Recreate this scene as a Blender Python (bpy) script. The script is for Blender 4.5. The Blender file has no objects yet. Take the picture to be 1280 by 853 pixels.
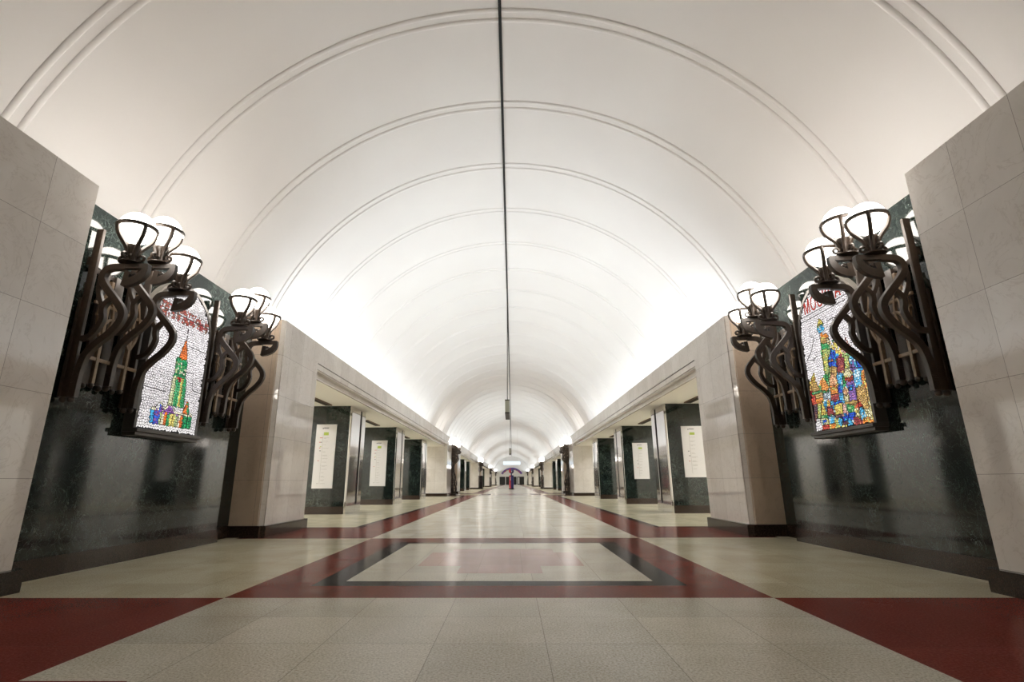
import bpy, bmesh, math, random
from mathutils import Vector, Matrix
random.seed(7)
C = bpy.context.scene.collection
sc = bpy.context.scene
PI = math.pi

# ------------------------------------------------------------------ dimensions (metres)
PER = 33.3            # one pylon + one colonnade
FX = 4.25             # hall face of the pylons
PLX = 4.19            # hall face of their plinths
NX = 4.64             # dark marble back wall of the niche
TOP = 3.99            # top of pylons and frieze
PY0, NI0, NI1, OP0 = 2.25, 4.87, 9.46, 11.33     # pylon start, niche start / end, colonnade start
VR, VZ = 5.93, 2.83   # vault radius and centre height
YB, YE = -6.0, 168.75
RIB = 2.22

# ------------------------------------------------------------------ node helpers
def newmat(name):
    m = bpy.data.materials.new(name); m.use_nodes = True
    nt = m.node_tree; nt.nodes.clear()
    out = nt.nodes.new('ShaderNodeOutputMaterial')
    b = nt.nodes.new('ShaderNodeBsdfPrincipled')
    nt.links.new(b.outputs[0], out.inputs[0])
    return m, nt, b

def simple(name, col, rough=0.5, metal=0.0, spec=0.5):
    m, nt, b = newmat(name)
    b.inputs['Base Color'].default_value = (*col, 1)
    b.inputs['Roughness'].default_value = rough
    b.inputs['Metallic'].default_value = metal
    b.inputs['Specular IOR Level'].default_value = spec
    return m

def N(nt, t, **kw):
    n = nt.nodes.new(t)
    for k, v in kw.items():
        setattr(n, k, v)
    return n

def math_node(nt, op, a, b=None, c=None):
    n = nt.nodes.new('ShaderNodeMath'); n.operation = op
    for i, v in enumerate((a, b, c)):
        if v is None: continue
        if isinstance(v, (int, float)): n.inputs[i].default_value = v
        else: nt.links.new(v, n.inputs[i])
    return n.outputs[0]

def ramp(nt, fac, stops):
    r = nt.nodes.new('ShaderNodeValToRGB')
    e = r.color_ramp.elements
    while len(e) < len(stops): e.new(0.5)
    for el, (p, c) in zip(e, stops):
        el.position = p; el.color = (*c, 1)
    nt.links.new(fac, r.inputs[0])
    return r.outputs[0]

def mixc(nt, fac, a, b, mode='MIX'):
    n = nt.nodes.new('ShaderNodeMix'); n.data_type = 'RGBA'; n.blend_type = mode
    if isinstance(fac, (int, float)): n.inputs[0].default_value = fac
    else: nt.links.new(fac, n.inputs[0])
    for i, v in ((6, a), (7, b)):
        if isinstance(v, tuple): n.inputs[i].default_value = (*v, 1)
        else: nt.links.new(v, n.inputs[i])
    return n.outputs[2]

def coords(nt):
    g = nt.nodes.new('ShaderNodeNewGeometry')
    s = nt.nodes.new('ShaderNodeSeparateXYZ'); nt.links.new(g.outputs['Position'], s.inputs[0])
    n = nt.nodes.new('ShaderNodeSeparateXYZ'); nt.links.new(g.outputs['True Normal'], n.inputs[0])
    return g.outputs['Position'], s.outputs, n.outputs

def noise(nt, vec, scale, detail=4, rough=0.55, dist=0.0):
    n = nt.nodes.new('ShaderNodeTexNoise')
    nt.links.new(vec, n.inputs['Vector'])
    n.inputs['Scale'].default_value = scale; n.inputs['Detail'].default_value = detail
    n.inputs['Roughness'].default_value = rough; n.inputs['Distortion'].default_value = dist
    return n.outputs[0]

def joint(nt, v, off, step, half):
    """1 on the joint lines v = off + k*step, and the index of the slab"""
    t = math_node(nt, 'DIVIDE', math_node(nt, 'SUBTRACT', v, off), step)
    fr = math_node(nt, 'FRACT', t)
    d = math_node(nt, 'MULTIPLY', math_node(nt, 'ABSOLUTE', math_node(nt, 'SUBTRACT', fr, 0.5)), step)
    return math_node(nt, 'GREATER_THAN', d, step * 0.5 - half), math_node(nt, 'FLOOR', t)

def slab_joints(nt, sx, nx, hstep, hoff, zstep, zoff, half):
    along = N(nt, 'ShaderNodeMix'); along.data_type = 'FLOAT'
    f = math_node(nt, 'GREATER_THAN', math_node(nt, 'ABSOLUTE', nx[0]), 0.6)
    nt.links.new(f, along.inputs[0]); nt.links.new(sx[0], along.inputs[2]); nt.links.new(sx[1], along.inputs[3])
    jh, ih = joint(nt, along.outputs[0], hoff, hstep, half)
    jz, iz = joint(nt, sx[2], zoff, zstep, half)
    j = math_node(nt, 'MAXIMUM', jh, jz)
    cv = N(nt, 'ShaderNodeCombineXYZ'); nt.links.new(ih, cv.inputs[0]); nt.links.new(iz, cv.inputs[1])
    w = N(nt, 'ShaderNodeTexWhiteNoise'); nt.links.new(cv.outputs[0], w.inputs['Vector'])
    return j, w.outputs['Value']

def light_marble(name, c0, c1, vein, rough=0.035):
    m, nt, b = newmat(name)
    pos, s, n = coords(nt)
    j, rnd = slab_joints(nt, s, n, 0.62, 4.26, 0.775, 0.19, 0.0022)
    n1 = noise(nt, pos, 1.6, 6, 0.6, 0.6)
    base = ramp(nt, n1, [(0.3, c0), (0.7, c1)])
    n2 = noise(nt, pos, 2.3, 5, 0.62, 1.8)
    v = math_node(nt, 'ABSOLUTE', math_node(nt, 'SUBTRACT', n2, 0.5))
    vm = ramp(nt, v, [(0.0, (1, 1, 1)), (0.018, (0, 0, 0))])
    col = mixc(nt, math_node(nt, 'MULTIPLY', vm, 0.32), base, vein)
    n3 = noise(nt, pos, 38, 3, 0.6)
    col = mixc(nt, math_node(nt, 'MULTIPLY', n3, 0.10), col, vein)
    tint = mixc(nt, rnd, (0.90, 0.89, 0.88), (1.0, 1.0, 1.0))
    col = mixc(nt, 1.0, col, tint, 'MULTIPLY')
    col = mixc(nt, math_node(nt, 'MULTIPLY', j, 0.7), col, (0.16, 0.13, 0.11))
    nt.links.new(col, b.inputs['Base Color'])
    b.inputs['Roughness'].default_value = rough
    b.inputs['Specular IOR Level'].default_value = 0.65
    return m

def dark_marble(name, rough=0.06):
    m, nt, b = newmat(name)
    pos, s, n = coords(nt)
    j, rnd = slab_joints(nt, s, n, 0.9, 5.12, 0.775, 0.19, 0.002)
    n1 = noise(nt, pos, 3.0, 6, 0.65, 0.8)
    base = ramp(nt, n1, [(0.3, (0.004, 0.007, 0.006)), (0.72, (0.013, 0.021, 0.018))])
    acc = None
    for sc_, d, wd, amt in ((1.3, 3.0, 0.005, 0.9), (2.4, 2.6, 0.007, 0.8), (5.0, 2.2, 0.009, 0.55)):
        nn = noise(nt, pos, sc_, 4, 0.6, d)
        v = math_node(nt, 'ABSOLUTE', math_node(nt, 'SUBTRACT', nn, 0.5))
        vm = math_node(nt, 'MULTIPLY', ramp(nt, v, [(0.0, (1, 1, 1)), (wd, (0, 0, 0))]), amt)
        acc = vm if acc is None else math_node(nt, 'MAXIMUM', acc, vm)
    mask = noise(nt, pos, 1.3, 3, 0.5)
    mk = ramp(nt, mask, [(0.35, (0.15, 0.15, 0.15)), (0.65, (1, 1, 1))])
    acc = math_node(nt, 'MULTIPLY', acc, mk)
    col = mixc(nt, math_node(nt, 'MULTIPLY', acc, 0.6), base, (0.27, 0.34, 0.30))
    tint = mixc(nt, rnd, (0.75, 0.75, 0.75), (1.15, 1.15, 1.15))
    col = mixc(nt, 1.0, col, tint, 'MULTIPLY')
    col = mixc(nt, math_node(nt, 'MULTIPLY', j, 0.6), col, (0.004, 0.004, 0.004))
    nt.links.new(col, b.inputs['Base Color'])
    b.inputs['Roughness'].default_value = rough
    return m

def granite(name, c0, c1, c2, rough, tx=0.65, ty=0.62, ox=0.0, oy=4.63, jcol=(0.10, 0.085, 0.065), jamt=0.55, speck=75, patch=0.5, spec=1.2):
    m, nt, b = newmat(name)
    pos, s, n = coords(nt)
    jx, ix = joint(nt, s[0], ox, tx, 0.0022)
    jy, iy = joint(nt, s[1], oy, ty, 0.0022)
    j = math_node(nt, 'MAXIMUM', jx, jy)
    cv = N(nt, 'ShaderNodeCombineXYZ'); nt.links.new(ix, cv.inputs[0]); nt.links.new(iy, cv.inputs[1])
    w = N(nt, 'ShaderNodeTexWhiteNoise'); nt.links.new(cv.outputs[0], w.inputs['Vector'])
    n1 = noise(nt, pos, speck, 3, 0.7)
    col = ramp(nt, n1, [(0.32, c0), (0.5, c1), (0.68, c2)])
    n2 = noise(nt, pos, 1.7, 4, 0.6, 0.4)
    st = ramp(nt, n2, [(0.35, (0.80, 0.77, 0.70)), (0.6, (1, 1, 1))])
    col = mixc(nt, patch, col, mixc(nt, 1.0, col, st, 'MULTIPLY'))
    tint = mixc(nt, w.outputs['Value'], (0.90, 0.90, 0.90), (1.04, 1.04, 1.04))
    col = mixc(nt, 1.0, col, tint, 'MULTIPLY')
    col = mixc(nt, math_node(nt, 'MULTIPLY', j, jamt), col, jcol)
    nt.links.new(col, b.inputs['Base Color'])
    rr = math_node(nt, 'MULTIPLY_ADD', n2, 0.10, rough - 0.05)
    nt.links.new(rr, b.inputs['Roughness'])
    b.inputs['IOR'].default_value = spec
    return m

def emis(name, col, strength):
    m = bpy.data.materials.new(name); m.use_nodes = True
    nt = m.node_tree; nt.nodes.clear()
    out = nt.nodes.new('ShaderNodeOutputMaterial'); e = nt.nodes.new('ShaderNodeEmission')
    e.inputs[0].default_value = (*col, 1); e.inputs[1].default_value = strength
    nt.links.new(e.outputs[0], out.inputs[0])
    return m

def bronze(name, c0, c1, rough):
    m, nt, b = newmat(name)
    pos, s, n = coords(nt)
    col = ramp(nt, noise(nt, pos, 22, 4, 0.6), [(0.3, c0), (0.7, c1)])
    nt.links.new(col, b.inputs['Base Color'])
    b.inputs['Metallic'].default_value = 0.0
    b.inputs['Specular IOR Level'].default_value = 0.5
    b.inputs['Roughness'].default_value = rough
    return m

def glass_mat(name, strength):
    m = bpy.data.materials.new(name); m.use_nodes = True
    nt = m.node_tree; nt.nodes.clear()
    out = nt.nodes.new('ShaderNodeOutputMaterial'); e = nt.nodes.new('ShaderNodeEmission')
    a = nt.nodes.new('ShaderNodeAttribute'); a.attribute_name = 'Col'
    gl = nt.nodes.new('ShaderNodeBsdfGlossy'); gl.inputs['Roughness'].default_value = 0.15
    gl.inputs[0].default_value = (0.04, 0.04, 0.04, 1)
    ad = nt.nodes.new('ShaderNodeAddShader')
    nt.links.new(a.outputs['Color'], e.inputs[0]); e.inputs[1].default_value = strength
    nt.links.new(e.outputs[0], ad.inputs[0]); nt.links.new(gl.outputs[0], ad.inputs[1])
    nt.links.new(ad.outputs[0], out.inputs[0])
    return m

def vault_mat(name):
    m, nt, b = newmat(name)
    pos, s, n = coords(nt)
    col = ramp(nt, noise(nt, pos, 0.5, 4, 0.5), [(0.3, (0.86, 0.835, 0.815)), (0.7, (0.89, 0.87, 0.85))])
    nt.links.new(col, b.inputs['Base Color'])
    b.inputs['Roughness'].default_value = 0.75
    b.inputs['Specular IOR Level'].default_value = 0.2
    return m

M = {}
M['marble'] = light_marble('cream_marble', (0.70, 0.655, 0.605), (0.80, 0.76, 0.715), (0.46, 0.40, 0.35))
M['tan'] = light_marble('tan_marble', (0.70, 0.55, 0.42), (0.80, 0.66, 0.52), (0.50, 0.38, 0.28))
M['dark'] = dark_marble('green_black_marble')
M['plinth'] = granite('brown_granite', (0.016, 0.010, 0.008), (0.036, 0.024, 0.018), (0.070, 0.046, 0.036), 0.12, 1.2, 1.2, jamt=0.3, spec=1.4)
M['beige'] = granite('beige_granite', (0.38, 0.35, 0.275), (0.60, 0.565, 0.47), (0.76, 0.73, 0.64), 0.22, ox=0.33, tx=0.66)
M['beige_side'] = granite('greenish_beige_granite', (0.36, 0.325, 0.22), (0.54, 0.495, 0.355), (0.66, 0.615, 0.46), 0.22, tx=0.9)
M['red'] = granite('red_granite', (0.13, 0.026, 0.018), (0.18, 0.036, 0.026), (0.24, 0.06, 0.043), 0.2, 1.3, 1.3, jamt=0.25, speck=70, spec=1.08)
M['black'] = granite('black_granite', (0.012, 0.010, 0.011), (0.028, 0.022, 0.024), (0.06, 0.05, 0.05), 0.17, 0.8, 0.8, jamt=0.3, spec=1.08)
M['pink'] = granite('pink_granite', (0.36, 0.225, 0.20), (0.50, 0.34, 0.305), (0.62, 0.45, 0.41), 0.20, 0.48, 0.58, ox=0.24)
M['vault'] = vault_mat('white_plaster')
M['soffit'] = simple('beige_plaster', (0.82, 0.80, 0.77), 0.6, 0, 0.25)
M['steel'] = simple('polished_steel', (0.66, 0.645, 0.63), 0.07, 1.0)
M['slot'] = simple('black_gap', (0.006, 0.006, 0.006), 0.6)
M['bronze'] = bronze('dark_bronze', (0.034, 0.024, 0.017), (0.058, 0.040, 0.029), 0.38)
M['bronze_lit'] = bronze('lit_bronze', (0.20, 0.14, 0.085), (0.30, 0.21, 0.13), 0.36)  # same bronze as the arms, reflected light put into its colour
M['globe'] = emis('opal_glass', (1.0, 0.92, 0.83), 4.2)
M['glassL'] = glass_mat('stained_glass', 0.26)
M['lead'] = simple('lead', (0.015, 0.013, 0.012), 0.6)
M['frame'] = simple('grey_metal', (0.10, 0.092, 0.085), 0.4, 0.3)
M['pframe'] = simple('pale_metal', (0.50, 0.47, 0.42), 0.35, 0.5)
M['white'] = simple('sign_white', (0.66, 0.64, 0.635), 0.45)
M['green'] = simple('sign_green', (0.36, 0.46, 0.05), 0.45)
M['grey'] = simple('sign_grey', (0.42, 0.40, 0.38), 0.5)
M['lgrey'] = simple('sign_pale_grey', (0.56, 0.53, 0.52), 0.5)
M['sred'] = simple('sign_red', (0.52, 0.16, 0.13), 0.5)
M['sdark'] = simple('sign_dark', (0.12, 0.12, 0.13), 0.5)
M['olive'] = simple('olive_metal', (0.36, 0.36, 0.29), 0.5, 0.2)
M['dbrown'] = simple('dark_brown_metal', (0.045, 0.035, 0.028), 0.5, 0.3)
M['vent'] = simple('bronze_grille', (0.16, 0.10, 0.065), 0.5, 0.4)
M['cred'] = simple('red_enamel', (0.55, 0.012, 0.03), 0.3)
M['cblue'] = simple('blue_enamel', (0.030, 0.020, 0.14), 0.3)
M['lightbox'] = emis('lit_panel', (0.80, 0.92, 1.0), 0.26)
M['text'] = emis('red_glass', (0.45, 0.06, 0.045), 0.22)
M['door'] = simple('dark_bronze_door', (0.03, 0.028, 0.028), 0.3, 0.3)
M['lanew'] = simple('white_mosaic', (0.75, 0.73, 0.70), 0.5)

# ------------------------------------------------------------------ mesh helpers
def obj(name, bm, mat, parent=None, smooth=False):
    me = bpy.data.meshes.new(name)
    bmesh.ops.recalc_face_normals(bm, faces=bm.faces)
    bm.to_mesh(me); bm.free()
    for mm in (mat if isinstance(mat, (list, tuple)) else [mat]):
        me.materials.append(mm)
    if smooth:
        for p in me.polygons: p.use_smooth = True
        if hasattr(me, 'set_sharp_from_angle'):
            me.set_sharp_from_angle(angle=math.radians(40))
    o = bpy.data.objects.new(name, me); C.objects.link(o)
    if parent: o.parent = parent
    return o

def tag(o, label=None, cat=None, group=None, kind=None):
    if label: o['label'] = label
    if cat: o['category'] = cat
    if group: o['group'] = group
    if kind: o['kind'] = kind
    return o

def empty(name, loc, rz=0.0):
    o = bpy.data.objects.new(name, None); C.objects.link(o)
    o.location = loc; o.rotation_euler = (0, 0, rz); o.empty_display_size = 0.2
    return o

def copy_tree(o, parent=None):
    c = o.copy(); C.objects.link(c)
    if parent: c.parent = parent
    for ch in [x for x in C.objects if x.parent is o]:
        copy_tree(ch, c)
    return c

def box(bm, x0, x1, y0, y1, z0, z1, mi=0, bev=0.0):
    vs = [bm.verts.new(p) for p in ((x0,y0,z0),(x1,y0,z0),(x1,y1,z0),(x0,y1,z0),(x0,y0,z1),(x1,y0,z1),(x1,y1,z1),(x0,y1,z1))]
    fs = [bm.faces.new([vs[i] for i in q]) for q in ((0,3,2,1),(4,5,6,7),(0,1,5,4),(1,2,6,5),(2,3,7,6),(3,0,4,7))]
    for f in fs: f.material_index = mi
    if bev:
        es = list({e for f in fs for e in f.edges})
        r = bmesh.ops.bevel(bm, geom=es, offset=bev, segments=2, affect='EDGES', profile=0.6)
        for f in r['faces']: f.material_index = mi

def prism(bm, pts, a, b, axis, mi=0):
    """polygon extruded along axis ('x','y','z') from a to b; pts are the two other coordinates in order"""
    def P(p, t):
        return {'x': (t, p[0], p[1]), 'y': (p[0], t, p[1]), 'z': (p[0], p[1], t)}[axis]
    v0 = [bm.verts.new(P(p, a)) for p in pts]; v1 = [bm.verts.new(P(p, b)) for p in pts]
    n = len(pts)
    fs = [bm.faces.new(v0), bm.faces.new(v1)]
    fs += [bm.faces.new((v0[i], v0[(i+1) % n], v1[(i+1) % n], v1[i])) for i in range(n)]
    for f in fs: f.material_index = mi
    return fs

def catmull(pts, n=6):
    P = [Vector(p) for p in pts]
    P = [2*P[0]-P[1]] + P + [2*P[-1]-P[-2]]
    out = []
    for i in range(1, len(P)-2):
        a, b, c, d = P[i-1], P[i], P[i+1], P[i+2]
        for k in range(n):
            t = k/n
            out.append(0.5*((2*b)+(c-a)*t+(2*a-5*b+4*c-d)*t*t+(3*b-a-3*c+d)*t*t*t))
    out.append(P[-2]); return out

def flat_bar(bm, pts, t, b, u=0.0, ch=0.2, n=6, smooth=True, plane='xz'):
    """flat bar of in-plane thickness t and width b swept along points (w,z) (plane xz, width along y) or (u,z) (plane yz, width along x)"""
    pp = catmull([Vector((p[0], p[1])) for p in pts], n) if smooth else [Vector(p) for p in pts]
    rings = []
    for i, p in enumerate(pp):
        d = (pp[min(i+1, len(pp)-1)] - pp[max(i-1, 0)]).normalized()
        nrm = Vector((-d.y, d.x)); h, g = t/2, b/2; c = min(h, g)*ch*2*0.5
        prof = [(-h, -g+c), (-h+c, -g), (h-c, -g), (h, -g+c), (h, g-c), (h-c, g), (-h+c, g), (-h, g-c)]
        r = []
        for a, bb in prof:
            q = p + nrm*a
            r.append(bm.verts.new((q.x, u+bb, q.y) if plane == 'xz' else (u+bb, q.x, q.y)))
        rings.append(r)
    for r0, r1 in zip(rings, rings[1:]):
        for k in range(8):
            bm.faces.new((r0[k], r0[(k+1) % 8], r1[(k+1) % 8], r1[k]))
    bm.faces.new(rings[0]); bm.faces.new(rings[-1])

def tube(bm, pts, r, seg=8, n=5, smooth=True):
    pp = catmull(pts, n) if smooth else [Vector(p) for p in pts]
    rr = r if callable(r) else (lambda t: r)
    up = None; rings = []
    for i, p in enumerate(pp):
        d = (pp[min(i+1, len(pp)-1)] - pp[max(i-1, 0)]).normalized()
        if up is None:
            up = Vector((0, 0, 1)) if abs(d.z) < 0.9 else Vector((1, 0, 0))
        s = d.cross(up).normalized(); up = s.cross(d).normalized()
        R = rr(i/(len(pp)-1))
        rings.append([bm.verts.new(p + (s*math.cos(2*PI*k/seg) + up*math.sin(2*PI*k/seg))*R) for k in range(seg)])
    for r0, r1 in zip(rings, rings[1:]):
        for k in range(seg):
            bm.faces.new((r0[k], r0[(k+1) % seg], r1[(k+1) % seg], r1[k]))
    bm.faces.new(rings[0]); bm.faces.new(rings[-1])

def lathe(bm, prof, cx=0, cy=0, seg=20):
    rings = []
    for r, z in prof:
        if r < 1e-5: rings.append([bm.verts.new((cx, cy, z))])
        else: rings.append([bm.verts.new((cx+r*math.cos(2*PI*k/seg), cy+r*math.sin(2*PI*k/seg), z)) for k in range(seg)])
    for a, b in zip(rings, rings[1:]):
        for k in range(seg):
            k2 = (k+1) % seg
            if len(a) == 1 and len(b) == 1: continue
            if len(a) == 1: bm.faces.new((a[0], b[k], b[k2]))
            elif len(b) == 1: bm.faces.new((a[k], a[k2], b[0]))
            else: bm.faces.new((a[k], a[k2], b[k2], b[k]))
    for ring in (rings[0], rings[-1]):
        if len(ring) > 2: bm.faces.new(ring)

def ball(bm, c, r, seg=12):
    n = 8
    lathe(bm, [(r*math.sin(PI*i/n), c[2]-r*math.cos(PI*i/n)) for i in range(n+1)], c[0], c[1], seg)

def torus(bm, c, R, r, seg=28, ns=8):
    rings = []
    for i in range(seg):
        a = 2*PI*i/seg
        rings.append([bm.verts.new((c[0]+(R+r*math.cos(2*PI*k/ns))*math.cos(a), c[1]+(R+r*math.cos(2*PI*k/ns))*math.sin(a), c[2]+r*math.sin(2*PI*k/ns))) for k in range(ns)])
    for i in range(seg):
        a, b = rings[i], rings[(i+1) % seg]
        for k in range(ns):
            bm.faces.new((a[k], a[(k+1) % ns], b[(k+1) % ns], b[k]))

def B(): return bmesh.new()

# ------------------------------------------------------------------ floor
def floor_mat(x, y):
    ax, yy = abs(x), y % PER
    if 4.63 <= yy < 9.27:
        if ax >= 2.257: return 1
        if ax >= 1.728 or not (5.14 <= yy < 8.69): return 2
        if ax >= 1.472 or not (5.37 <= yy < 8.51): return 3
        if (6.29 <= yy < 7.45 and ax < 0.945) or (5.80 <= yy < 6.29 and ax < 0.45) or (7.45 <= yy < 7.81 and ax < 0.69): return 4
        return 0
    if ax < 2.257:
        return 2 if (2.3 <= yy < 2.787 and ax > 1.72) else 0
    if (2.787 <= yy < 4.63 or 9.27 <= yy < 11.35):
        return 2 if ax < 4.6 else 1
    if (11.35 <= yy < 11.52 or 2.6 <= yy < 2.787):
        return 2 if ax < 3.02 else (3 if ax < 4.6 else 1)
    return 2 if ax < 3.02 else (3 if ax < 3.21 else 1)

bm = B()
xb = [0.45, 0.69, 0.945, 1.472, 1.72, 1.728, 2.257, 3.02, 3.21, 4.6, 10.6]
xs = sorted([-v for v in xb] + xb)
yl = [2.3, 2.6, 2.787, 4.63, 5.14, 5.37, 5.80, 6.29, 7.45, 7.81, 8.51, 8.69, 9.27, 11.35, 11.52, 22.0]
ys = sorted({YB, YE} | {round(v + k*PER, 4) for v in yl for k in range(-1, 6) if YB < v + k*PER < YE})
grid = [[bm.verts.new((x, y, 0)) for x in xs] for y in ys]
for j in range(len(ys)-1):
    for i in range(len(xs)-1):
        f = bm.faces.new((grid[j][i], grid[j][i+1], grid[j+1][i+1], grid[j+1][i]))
        f.material_index = floor_mat((xs[i]+xs[i+1])/2, (ys[j]+ys[j+1])/2)
fl = obj('floor', bm, [M['beige'], M['beige_side'], M['red'], M['black'], M['pink']])
tag(fl, 'polished granite floor of beige tiles with red and black border bands', 'floor', kind='structure')

# ------------------------------------------------------------------ vault
A0 = math.asin((3.72 - VZ)/VR)
def arc(r, n=72):
    return [(r*math.cos(A0 + (PI-2*A0)*i/n), VZ + r*math.sin(A0 + (PI-2*A0)*i/n)) for i in range(n+1)]
bm = B()
inner, outer = arc(VR), arc(VR+0.25)
v = [[bm.verts.new((x, y, z)) for x, z in inner] for y in (YB, YE)]
w = [[bm.verts.new((x, y, z)) for x, z in outer] for y in (YB, YE)]
for i in range(len(inner)-1):
    bm.faces.new((v[0][i], v[0][i+1], v[1][i+1], v[1][i]))
    bm.faces.new((w[0][i], w[1][i], w[1][i+1], w[0][i+1]))
for q in (0, 1):
    for i in range(len(inner)-1):
        bm.faces.new((v[q][i], w[q][i], w[q][i+1], v[q][i+1]))
for i in (0, len(inner)-1):
    bm.faces.new((v[0][i], v[1][i], w[1][i], w[0][i]))
tag(obj('ceiling', bm, M['vault'], smooth=True), 'smooth white barrel vault over the whole hall', 'ceiling', kind='structure')

def rib(y, n):
    bm = B()
    for yc in (-0.098, 0.098):
        prof = [(-0.045, 0.0), (-0.038, 0.012), (-0.018, 0.021), (0.012, 0.023), (0.034, 0.015), (0.045, 0.0), (0.045, -0.02), (-0.045, -0.02)]
        rings = []
        for i in range(73):
            a = A0 + (PI-2*A0)*i/72
            rings.append([bm.verts.new(((VR-d)*math.cos(a), y+yc+dy, VZ+(VR-d)*math.sin(a))) for dy, d in prof])
        k = len(prof)
        for r0, r1 in zip(rings, rings[1:]):
            for q in range(k):
                bm.faces.new((r0[q], r0[(q+1) % k], r1[(q+1) % k], r1[q]))
        bm.faces.new(rings[0]); bm.faces.new(rings[-1])
    o = obj('trim_%d' % n, bm, M['vault'], smooth=True)
    tag(o, 'white double moulding rib arching across the vault', 'ceiling rib', 'ribs of the vault', 'structure')
n = 1; y = 7.137 - RIB*5
while y < YE - 0.5:
    if y > YB + 0.5:
        rib(y, n); n += 1
    y += RIB

# ------------------------------------------------------------------ pylons
SIDE = {-1: 'left', 1: 'right'}
ORD = ['nearest', 'second', 'third', 'fourth', 'fifth', 'sixth']
def pylon(s, k):
    y0 = PY0 + k*PER
    start = YB if k == 0 else y0
    end = min(OP0 + k*PER, YE)
    n0, n1 = NI0 + k*PER, NI1 + k*PER
    side = SIDE[s]
    if n1 > YE:
        plans = [[(FX, start), (FX, end), (7.0, end), (7.0, start)]]
    else:
        plans = [[(FX, start), (FX, n0-0.085), (4.265, n0-0.085), (4.265, n0-0.07), (4.32, n0-0.015), (4.335, n0-0.015), (4.335, n0), (4.54, n0), (4.54, n0-0.02), (4.95, n0-0.02), (4.96, n0-0.03), (7.0, n0-0.03), (7.0, start)],
                 [(FX, end), (FX, n1+0.085), (4.265, n1+0.085), (4.265, n1+0.07), (4.32, n1+0.015), (4.335, n1+0.015), (4.335, n1), (4.54, n1), (4.54, n1+0.02), (4.95, n1+0.02), (4.96, n1+0.03), (7.0, n1+0.03), (7.0, end)],
                 [(4.95, n0-0.02), (4.95, n1+0.02), (7.0, n1+0.02), (7.0, n0-0.02)]]
    bm = B()
    for i, pl in enumerate(plans):
        prism(bm, [(s*x, yy) for x, yy in pl], 0.0, TOP if i < 2 else 3.72, 'z')
    if k > 0:   # the bays behind stay closed above the passage ceiling
        pass
    if n1 <= YE:
        bm.normal_update()
        for f in bm.faces:
            c = f.calc_center_median()
            if abs(f.normal.y) > 0.9 and abs(c.x) < 4.97 and (abs(c.y-n0) < 0.05 or abs(c.y-n1) < 0.05): f.material_index = 1
    o = obj('wall_%s' % side, bm, [M['marble'], M['tan']])
    tag(o, '%s pale polished marble pylon along the %s side of the hall' % (ORD[k], side), 'wall', 'marble pylons', 'structure')
    # plinth
    bm = B()
    e = 0.06
    if n1 > YE:
        box(bm, min(s*PLX, s*4.4), max(s*PLX, s*4.4), start+0.001 if k == 0 else start-e, end, 0, 0.19)
    else:
        a = start+0.001 if k == 0 else start-e
        prism(bm, [(s*x, yy) for x, yy in ((PLX, a), (PLX, n0-0.02), (4.28, n0+0.04), (4.835, n0+0.04), (4.835, n0-0.3), (6.9, n0-0.3), (6.9, a))], 0.0, 0.19, 'z')
        prism(bm, [(s*x, yy) for x, yy in ((PLX, end+e), (PLX, n1+0.02), (4.28, n1-0.04), (4.835, n1-0.04), (4.835, n1+0.3), (6.9, n1+0.3), (6.9, end+e))], 0.0, 0.19, 'z')
    obj('plinth', bm, M['plinth'], o)
    if n1 <= YE:
        a, b = n0+0.25, n1-0.74
        bm = B()
        prism(bm, [(s*x, yy) for x, yy in ((4.945, n0), (4.85, n0), (4.85, a), (NX, a), (NX, b), (4.85, b), (4.85, n1), (4.945, n1))], 0.20, 4.03, 'z')
        obj('dark_marble_panel', bm, M['dark'], o)
        bm = B()
        prism(bm, [(s*x, yy) for x, yy in ((4.94, n0+0.045), (4.82, n0+0.045), (4.82, a-0.02), (NX-0.025, a-0.02), (NX-0.025, b+0.02), (4.82, b+0.02), (4.82, n1-0.045), (4.94, n1-0.045))], 0.0, 0.20, 'z')
        obj('niche_plinth', bm, M['plinth'], o)
    return o

for s in (-1, 1):
    for k in range(6):
        if PY0 + k*PER < YE: pylon(s, k)

# frieze over the colonnades, passage ceilings
def bay(s, k):
    a, b = OP0 + k*PER, min(PY0 + (k+1)*PER, YE)
    side = SIDE[s]
    bm = B()
    pr = [(4.25, TOP), (4.25, 3.545), (4.285, 3.545), (4.285, 3.520), (4.25, 3.520), (4.25, 3.40), (4.28, 3.40), (4.28, 3.37), (4.40, 3.37), (4.40, 3.25), (4.46, 3.25), (4.46, TOP)]
    prism(bm, [(s*x, z) for x, z in pr], a, b, 'y')
    o = obj('wall_%s' % side, bm, M['marble'])
    tag(o, '%s pale marble frieze with a thin dark groove above the %s columns' % (ORD[k], side), 'frieze', 'marble friezes', 'structure')
    bm = B(); x0, x1 = sorted((s*4.262, s*4.284)); box(bm, x0, x1, a+0.01, b-0.01, 3.521, 3.544)  # dark strip inside the groove, its shade put into the colour
    obj('groove_shade_strip', bm, M['dbrown'], o)
    bm = B()
    x0, x1 = sorted((s*4.46, s*6.95))
    box(bm, x0, x1, a, b, 3.25, 3.72)
    o = obj('ceiling', bm, M['soffit'])
    tag(o, '%s flat beige passage ceiling over the %s columns' % (ORD[k], side), 'ceiling', 'passage ceilings', 'structure')
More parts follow.
